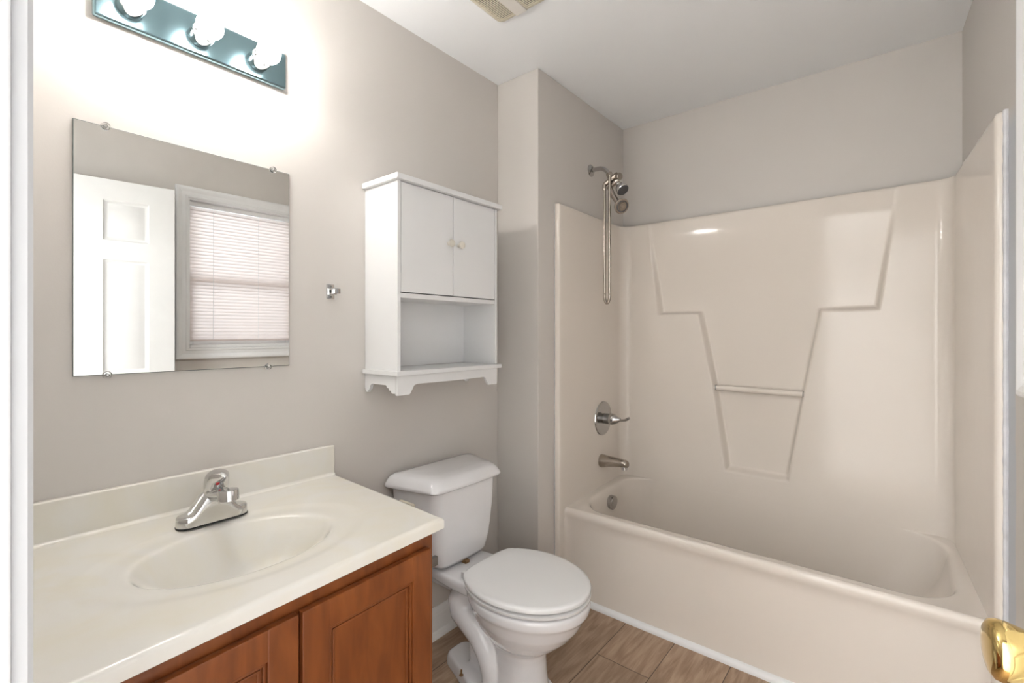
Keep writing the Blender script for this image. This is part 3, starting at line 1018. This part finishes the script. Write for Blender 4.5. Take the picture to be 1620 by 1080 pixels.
w = MB()
vbar(w, VY0, VY1, -0.019, 0, VZT - 0.058, VZT, 0.0008)
vbar(w, VY0, VY1, -0.019, 0, 0.09, 0.13, 0.0008)
vbar(w, VY0, VY0 + 0.035, -0.019, 0, 0.131, VZT - 0.0585)
vbar(w, VY1 - 0.035, VY1, -0.019, 0, 0.131, VZT - 0.0585)
vbar(w, 0.42, 0.49, -0.019, 0, 0.131, VZT - 0.0585)
obj('face_frame', w, 'wood', vc)
obj('toe_kick', MB().hexa([(VX(VY0) - 0.08, VY0 + 0.017), (VX(VY0) - 0.07, VY0 + 0.017), (VX(VY1) - 0.07, VY1 - 0.017), (VX(VY1) - 0.08, VY1 - 0.017)], 0, 0.089), 'wood_in', vc, smooth=False)
for y0, y1 in ((VY0 + 0.018, 0.4475), (0.4535, 0.792)):
    z0, z1 = 0.115, 0.7215
    st = 0.060
    w = MB()
    vbar(w, y0 + 0.004, y1 - 0.004, 0.0008, 0.0085, z0 + 0.004, z1 - 0.004)
    dr = obj('door', w, 'wood', vc, smooth=False)
    for a, b in ((y0, y0 + st), (y1 - st, y1)):
        w = MB(); vbar(w, a, b, 0.001, 0.0195, z0, z1, 0.0045)
        obj('door_stile', w, 'wood', dr)
    for a, b in ((z0 + 0.001, z0 + st), (z1 - st, z1 - 0.001)):
        w = MB(); vbar(w, y0 + st - 0.0045, y1 - st + 0.0045, 0.0012, 0.0186, a, b, 0.0042)
        obj('door_rail', w, 'wood', dr)
    w = MB()
    for kk, (off, hgt) in enumerate(((0.0, 0.0145), (0.009, 0.0115))):
        q0, q1, r0, r1 = y0 + st + off, y1 - st - off, z0 + st + off, z1 - st - off
        vbar(w, q0, q0 + 0.006, 0.008, hgt, r0, r1, 0.0018); vbar(w, q1 - 0.006, q1, 0.008, hgt, r0, r1, 0.0018)
        vbar(w, q0, q1, 0.008, hgt, r0, r0 + 0.006, 0.0018); vbar(w, q0, q1, 0.008, hgt, r1 - 0.006, r1, 0.0018)
    obj('bead', w, 'wood', dr)

# toilet paper holder arm on the cabinet side
tp = empty('toilet_paper_holder', (0.495, VY1, 0.62))
tag(tp, 'grey metal toilet paper holder arm on the side of the vanity cabinet', 'toilet paper holder')
w = MB(); w.lathe([(0.024, -0.001), (0.024, 0.005), (0.018, 0.008), (0, 0.008)], (0.495, VY1, 0.62), (0, 1, 0), 24)
obj('mounting_plate', w, 'steel', tp)
w = MB(); w.box(0.489, 0.503, VY1 + 0.006, 0.902, 0.608, 0.633, bev=0.002)
obj('arm', w, 'steel', tp)
w = MB(); w.tube([(0.489, 0.888, 0.62), (0.37, 0.888, 0.62)], 0.007, 14)
obj('roll_bar', w, 'steel', tp)

# ------------------------------------------------------------------ vanity top with moulded bowl
vt = empty('vanity_sink', (0.3, 0.45, 0.75))
tag(vt, 'cream white cultured marble vanity top with moulded oval sink bowl', 'sink')
ZC = 0.780
quad = [(0.592, 0.841), (0.0015, 0.875), (0.0015, 0.060), (0.6445, 0.060)]
cen = Vector((0.350, 0.452))


def ray_quad(a):
    d = Vector((math.cos(a), math.sin(a)))
    best = 1e9
    for i in range(4):
        p, q = Vector(quad[i]), Vector(quad[(i + 1) % 4])
        e = q - p
        den = d.x * e.y - d.y * e.x
        if abs(den) < 1e-9:
            continue
        t_ = ((p.x - cen.x) * e.y - (p.y - cen.y) * e.x) / den
        s_ = ((p.x - cen.x) * d.y - (p.y - cen.y) * d.x) / den
        if t_ > 0 and -1e-6 <= s_ <= 1 + 1e-6:
            best = min(best, t_)
    return cen + d * best


angs = [2 * PI * i / 160 for i in range(160)] + [math.atan2(p[1] - cen.y, p[0] - cen.x) % (2 * PI) for p in quad]
angs = sorted(set(round(a, 6) for a in angs))
edge = [ray_quad(a) for a in angs]


def inset_ring(d):
    """the counter's outline moved inwards by d, sampled along the same rays"""
    global quad
    keep = quad
    n_ = []
    for i in range(4):
        p, q, r_ = Vector(keep[i - 1]), Vector(keep[i]), Vector(keep[(i + 1) % 4])
        a, b = (p - q).normalized(), (r_ - q).normalized()
        ang = a.angle(b)
        n_.append(tuple(q + (a + b).normalized() * (d / math.sin(ang / 2))))
    quad = n_
    res = [ray_quad(a) for a in angs]
    quad = keep
    return res


def ell(rx, ry):
    res = []
    for a in angs:
        r_ = 1 / math.sqrt((math.cos(a) / rx) ** 2 + (math.sin(a) / ry) ** 2)
        res.append(cen + Vector((math.cos(a), math.sin(a))) * r_)
    return res


rings = []
rings.append([(p.x, p.y, ZC - 0.030) for p in inset_ring(0.004)])
rings.append([(p.x, p.y, ZC - 0.027) for p in edge])
rings.append([(p.x, p.y, ZC - 0.008) for p in edge])
rings.append([(p.x, p.y, ZC - 0.0025) for p in inset_ring(0.0025)])
rings.append([(p.x, p.y, ZC) for p in inset_ring(0.008)])
rings.append([(p.x, p.y, ZC) for p in inset_ring(0.013)])
for rx, ry, dz in ((0.205, 0.295, 0.0), (0.196, 0.283, -0.0006), (0.186, 0.268, -0.0022), (0.176, 0.252, -0.0033), (0.166, 0.235, -0.0037)):
    rings.append([(p.x, p.y, ZC + dz) for p in ell(rx, ry)])
for t_ in (1.09, 1.07, 1.05, 1.035, 1.02, 1.01, 1.0, 0.99, 0.98, 0.965, 0.95, 0.92, 0.88, 0.82, 0.75, 0.66, 0.56, 0.45, 0.34, 0.24, 0.16):
    d_ = 0.122 * (1 - t_ ** 2.5)
    d_ = 0.5 * (d_ + math.sqrt(d_ * d_ + 0.011 ** 2)) - 0.0006
    rings.append([(p.x, p.y, ZC - 0.0037 - d_) for p in ell(0.143 * t_, 0.201 * (t_ if t_ > 0.3 else 0.3 * t_ / 0.3))])
w = MB(); w.loft(rings, False, True)
obj('countertop', w, 'marble', vt, angle=50)
w = MB(); w.box(0.0015, 0.021, 0.060, 0.8745, ZC - 0.001, 0.8755, bev=0.004, seg=3)
cove = [(0.019, ZC - 0.001)] + [(0.019 + 0.014 - 0.014 * math.sin(math.radians(a)), ZC + 0.0135 - 0.0135 * math.cos(math.radians(a))) for a in range(0, 91, 15)]
w.prism(cove, 'y', 0.061, 0.872)
obj('backsplash', w, 'marble', vt, angle=30)
w = MB(); w.lathe([(0.0215, 0.0), (0.0225, 0.002), (0.019, 0.0035), (0.016, 0.0015), (0, 0.001)], (cen.x, cen.y, ZC - 0.1268), (0, 0, 1), 28)
obj('drain', w, 'chrome', vt)

# faucet
fa = empty('sink_faucet', (0.152, 0.46, ZC))
tag(fa, 'chrome single lever faucet with red dot behind the sink bowl', 'faucet')
FX, FYc = 0.152, 0.461


def stadium(s, x=FX, hw=0.027, hl=0.080, n=16):
    r_ = hw
    pts = []
    for cyy, a0 in ((FYc + hl - r_, 0), (FYc - hl + r_, 180)):
        for q in range(n + 1):
            a = math.radians(a0 + 180 * q / n)
            pts.append((x + r_ * math.cos(a) * s, cyy + r_ * math.sin(a) * s))
    # side points so that the hump can be shaped
    full = []
    N = len(pts)
    for i in range(N):
        p, q = pts[i], pts[(i + 1) % N]
        full.append(p)
        if abs(p[1] - q[1]) > 0.03:
            for m_ in range(1, 16):
                full.append((p[0] + (q[0] - p[0]) * m_ / 16, p[1] + (q[1] - p[1]) * m_ / 16))
    return full


def hump(y):
    d = abs(y - FYc)
    return 0.024 + 0.046 * (1 - float(sstep(0.012, 0.058, np.array(d))))


w = MB()
rg = [[(x, y, ZC + 0.001) for x, y in stadium(1.03)]]
rg.append([(x, y, ZC + 0.004) for x, y in stadium(1.03)])
obj('gasket', w.loft(rg), 'black', fa)
w = MB()
rg = [[(x, y, ZC + 0.0042) for x, y in stadium(1.0)], [(x, y, ZC + 0.010) for x, y in stadium(0.995)]]
for s, f in ((0.97, 0.80), (0.93, 0.90), (0.86, 0.965), (0.7, 0.99), (0.45, 1.0), (0.15, 1.0)):
    rg.append([(FX + (x - FX), y, ZC + 0.004 + (hump(y)) * f) for x, y in [(FX + (px_ - FX) * (1 if True else 1), py_) for px_, py_ in stadium(s)]])
w.loft(rg)
obj('faucet_body', w, 'chrome', fa, angle=50)
# spout: short thick neck ending in an upright ring
rg = []
for x, zc, ry, rz in ((0.140, 0.838, 0.022, 0.020), (0.165, 0.846, 0.0245, 0.0185), (0.190, 0.853, 0.0245, 0.0165), (0.212, 0.858, 0.024, 0.0150), (0.236, 0.861, 0.0215, 0.0120), (0.250, 0.862, 0.014, 0.008)):
    rg.append([(x, FYc + 0.004 + ry * math.cos(2 * PI * q / 28), zc + rz * math.sin(2 * PI * q / 28)) for q in range(28)])
w = MB(); w.loft(rg)
obj('spout', w, 'chrome', fa, angle=50)
w = MB(); w.lathe([(0.018, 0.0), (0.0215, 0.001), (0.0232, 0.004), (0.0232, 0.026), (0.0215, 0.028), (0.018, 0.028), (0.017, 0.024), (0.0, 0.024)], (0.236, FYc + 0.004, 0.8745), (0.10, 0, -1), 36)
obj('aerator', w, 'chrome', fa)
# handle: column, dome and lever lip
hx, hy = 0.164, FYc + 0.003
w = MB(); w.lathe([(0.0250, 0.0), (0.0240, 0.008), (0.0225, 0.016), (0.0215, 0.018)], (hx - 0.008, hy, 0.841), (0.12, 0, 1), 32)
obj('handle_column', w, 'chrome', fa)
rg = []
for t_, r_, sx_ in ((0.0, 0.0235, 0.0), (0.003, 0.0268, 0.0003), (0.014, 0.0278, 0.0015), (0.026, 0.0275, 0.004), (0.037, 0.0265, 0.008), (0.044, 0.0240, 0.011), (0.049, 0.0195, 0.012), (0.0525, 0.012, 0.011), (0.0535, 0.003, 0.009)):
    ring_ = []
    for q in range(36):
        a = 2 * PI * q / 36
        f_ = max(0, math.cos(a - 0.12))
        lip = 0.022 * f_ ** 4 * float(sstep(0.024, 0.042, np.array(t_))) * (1 if t_ < 0.048 else 0.7)
        cut = -0.004 * f_ ** 3 * (1 - float(sstep(0.020, 0.034, np.array(t_))))
        ring_.append((hx + sx_ + (r_ + lip + cut) * math.cos(a), hy + (r_ + cut) * math.sin(a), 0.8575 + t_))
    rg.append(ring_)
w = MB(); w.loft(rg)
hb = obj('lever_handle', w, 'chrome', fa, angle=60)
w = MB(); w.lathe([(0.0048, -0.002), (0.0046, 0.001), (0.003, 0.0022), (0, 0.0025)], (hx + 0.0272, hy - 0.0062, 0.8815), (0.96, -0.25, 0.05), 16)
obj('temperature_dot', w, 'red', hb)

# ------------------------------------------------------------------ toilet
to = empty('toilet', (0.4, 1.30, 0))
tag(to, 'white two piece toilet with closed lid between vanity and tub', 'toilet')
TY = 1.298


def tank_ring(xb, xf, hb_, hf_, z, r=0.045, bow=0.006):
    pl_ = round_poly([(xb, TY - hb_), (xf, TY - hf_), (xf + bow, TY), (xf, TY + hf_), (xb, TY + hb_)], [0.03, r, 0.3, r, 0.03], 8)
    return [(x, y, z) for x, y in pl_]


w = MB()
w.loft([tank_ring(0.07, 0.185, 0.115, 0.085, 0.387), tank_ring(0.055, 0.212, 0.148, 0.112, 0.395), tank_ring(0.047, 0.222, 0.160, 0.124, 0.412), tank_ring(0.038, 0.226, 0.178, 0.138, 0.46),
        tank_ring(0.030, 0.229, 0.192, 0.148, 0.53), tank_ring(0.027, 0.231, 0.203, 0.156, 0.60), tank_ring(0.025, 0.232, 0.210, 0.160, 0.684)])
obj('tank', w, 'porcelain', to, angle=60)
w = MB()
w.loft([tank_ring(0.022, 0.236, 0.218, 0.166, 0.6845), tank_ring(0.012, 0.249, 0.232, 0.178, 0.6855), tank_ring(0.010, 0.252, 0.235, 0.181, 0.690), tank_ring(0.012, 0.249, 0.233, 0.178, 0.700), tank_ring(0.018, 0.239, 0.226, 0.168, 0.716), tank_ring(0.023, 0.230, 0.220, 0.160, 0.7255), tank_ring(0.032, 0.216, 0.208, 0.148, 0.7315), tank_ring(0.055, 0.180, 0.175, 0.115, 0.7345), tank_ring(0.10, 0.125, 0.10, 0.06, 0.7355, r=0.01)])
obj('tank_lid', w, 'porcelain', to, angle=60)


def egg(z, xr_, xf_, hw, sc=1.0, xc=0.505, trunc=None, n=64, flat=2.0):
    pts = []
    for q in range(n):
        a = 2 * PI * q / n
        c_, s_ = math.cos(a), math.sin(a)
        ax_ = (xf_ - xc) if c_ > 0 else (xc - xr_)
        e_ = 2.0 / flat
        x = xc + math.copysign(abs(c_) ** e_, c_) * ax_ * sc
        y = TY + math.copysign(abs(s_) ** e_, s_) * hw * sc
        if trunc is not None:
            d_ = x - trunc
            x = trunc + 0.5 * (d_ + math.sqrt(d_ * d_ + 0.022 ** 2)) - 0.004
        pts.append((x, y, z))
    return pts


w = MB()
rg = [egg(0.386, 0.30, 0.722, 0.172), egg(0.3845, 0.293, 0.731, 0.181), egg(0.376, 0.290, 0.735, 0.185), egg(0.352, 0.291, 0.732, 0.183), egg(0.344, 0.294, 0.724, 0.177), egg(0.335, 0.297, 0.718, 0.172),
      egg(0.30, 0.305, 0.700, 0.160), egg(0.265, 0.320, 0.672, 0.142), egg(0.235, 0.34, 0.640, 0.120), egg(0.212, 0.362, 0.606, 0.096, xc=0.49), egg(0.19, 0.375, 0.583, 0.082, xc=0.48), egg(0.16, 0.378, 0.576, 0.078, xc=0.48),
      egg(0.11, 0.374, 0.578, 0.080, xc=0.48), egg(0.05, 0.366, 0.586, 0.087, xc=0.48), egg(0.0, 0.36, 0.594, 0.094, xc=0.48)]
w.loft(rg)
# foot
foot = lambda z, s: [(0.36 + (x - 0.36) * s, TY + (y - TY) * s, z) for x, y in round_poly([(0.150, TY - 0.045), (0.235, TY - 0.075), (0.33, TY - 0.112), (0.50, TY - 0.108), (0.590, TY - 0.075), (0.590, TY + 0.075), (0.50, TY + 0.108), (0.33, TY + 0.112), (0.235, TY + 0.075), (0.150, TY + 0.045)], 0.04, 5)]
w.loft([foot(0.0, 1.0), foot(0.026, 0.99), foot(0.040, 0.965), foot(0.047, 0.92)])
# deck under the tank
dk = lambda z, g: [(x, y, z) for x, y in round_poly([(0.045 + g, TY - 0.105 + g), (0.235, TY - 0.122 + g), (0.36, TY - 0.125 + g), (0.36, TY + 0.125 - g), (0.235, TY + 0.122 - g), (0.045 + g, TY + 0.105 - g)], 0.04, 5)]
w.loft([dk(0.340, 0.012), dk(0.350, 0.002), dk(0.376, 0.0), dk(0.3855, 0.006)])
# trapway: thick S shaped passage showing on both sides
for s in (-1, 1):
    w.tube([(0.30, TY + s * 0.035, 0.345), (0.268, TY + s * 0.045, 0.315), (0.256, TY + s * 0.052, 0.28), (0.268, TY + s * 0.055, 0.248), (0.305, TY + s * 0.058, 0.225), (0.350, TY + s * 0.060, 0.195), (0.385, TY + s * 0.062, 0.155), (0.405, TY + s * 0.062, 0.105), (0.415, TY + s * 0.060, 0.04)],
           [0.050, 0.054, 0.056, 0.055, 0.050, 0.046, 0.044, 0.041, 0.038], 18)
w.box(0.27, 0.45, TY - 0.035, TY + 0.035, 0.02, 0.33)
w.box(0.10, 0.24, TY - 0.07, TY + 0.07, 0.30, 0.345)
bw = obj('bowl', w, 'porcelain', to, angle=180)
md = bw.modifiers.new('fuse', 'REMESH'); md.mode = 'VOXEL'; md.voxel_size = 0.0045; md.use_smooth_shade = True
md = bw.modifiers.new('soften', 'SMOOTH'); md.factor = 0.5; md.iterations = 7
w = MB()
w.loft([egg(0.3895, 0.27, 0.730, 0.178, trunc=0.335), egg(0.391, 0.27, 0.737, 0.186, trunc=0.332), egg(0.399, 0.27, 0.739, 0.188, trunc=0.332), egg(0.4032, 0.27, 0.733, 0.181, trunc=0.335)])
obj('seat_ring', w, 'seat', to, angle=50)
w = MB()
w.loft([egg(0.4100, 0.27, 0.731, 0.181, trunc=0.318), egg(0.4115, 0.27, 0.738, 0.190, trunc=0.315), egg(0.4215, 0.27, 0.739, 0.191, trunc=0.315), egg(0.426, 0.27, 0.735, 0.187, trunc=0.318), egg(0.4277, 0.28, 0.724, 0.176, trunc=0.326), egg(0.4285, 0.33, 0.66, 0.12, trunc=0.36)])
obj('lid', w, 'seat', to, angle=50)
for s in (-1, 1):
    w = MB(); w.box(0.292, 0.322, TY + s * 0.082 - 0.017, TY + s * 0.082 + 0.017, 0.3865, 0.4105, bev=0.004)
    obj('hinge', w, 'seat', to)
    w = MB(); w.lathe([(0.0032, 0.0), (0.0032, 0.020), (0.002, 0.021), (0, 0.021)], (0.293, TY + s * 0.098, 0.043), (0.05, 0.03 * s, 1), 10)
    w.lathe([(0.008, 0), (0.008, 0.002), (0.004, 0.004)], (0.293, TY + s * 0.098, 0.043), (0, 0, 1), 6)
    b_ = obj('floor_bolt', w, 'rust', to)
w = MB(); w.box(0.208, 0.232, TY - 0.014, TY + 0.008, 0.385, 0.397, bev=0.002)
g_ = obj('tank_gasket', w, 'rust', to)
w = MB()
w.box(0.085, 0.165, TY - 0.214, TY - 0.198, 0.624, 0.648, bev=0.005)
fl = obj('flush_lever', w, 'cream', to)
fl['label'] = 'almond flush lever on the tank side'

# ------------------------------------------------------------------ ceiling exhaust fan grille
fn = empty('exhaust_fan', (0.415, 1.27, H))
tag(fn, 'cream slotted exhaust fan grille on the ceiling', 'fan')
FX0, FX1, FY0, FY1 = 0.312, 0.535, 1.14, 1.392
w = MB()
fr_ = lambda g, z, r: [(x, y, z) for x, y in rrect(FX0 + g, FX1 - g, FY0 + g, FY1 - g, r, 6)]
w.loft([fr_(0.0, H - 0.001, 0.025), fr_(0.0, H - 0.006, 0.025), fr_(0.006, H - 0.011, 0.022), fr_(0.016, H - 0.014, 0.018), fr_(0.018, H - 0.011, 0.016), fr_(0.0185, H - 0.004, 0.016)], False, False)
obj('grille_frame', w, 'cream', fn)
obj('fan_cavity', MB().box(FX0 + 0.016, FX1 - 0.016, FY0 + 0.016, FY1 - 0.016, H - 0.005, H - 0.002), 'black', fn, smooth=False)
xs0, xs1 = 0.398, 0.447
for q0, q1 in ((FX0 + 0.015, xs0 + 0.001), (xs1 - 0.001, FX1 - 0.015)):
    w = MB()
    y = FY0 + 0.020
    while y < FY1 - 0.020:
        w.box(q0, q1, y, y + 0.0034, H - 0.0150, H - 0.0135)
        y += 0.0072
    w.box(q0, q0 + 0.004, FY0 + 0.019, FY1 - 0.019, H - 0.0145, H - 0.006)
    w.box(q1 - 0.004, q1, FY0 + 0.019, FY1 - 0.019, H - 0.0145, H - 0.006)
    obj('grille', w, 'cream', fn, smooth=False)
w = MB(); w.box(xs0, xs1, FY0 + 0.010, FY1 - 0.008, H - 0.019, H - 0.006, bev=0.003)
cs = obj('center_strip', w, 'cream_l', fn)
w = MB(); w.lathe([(0.009, 0), (0.008, 0.002), (0, 0.0025)], ((xs0 + xs1) / 2, 1.285, H - 0.019), (0, 0, -1), 20)
obj('screw_cap', w, 'cream_l', cs)
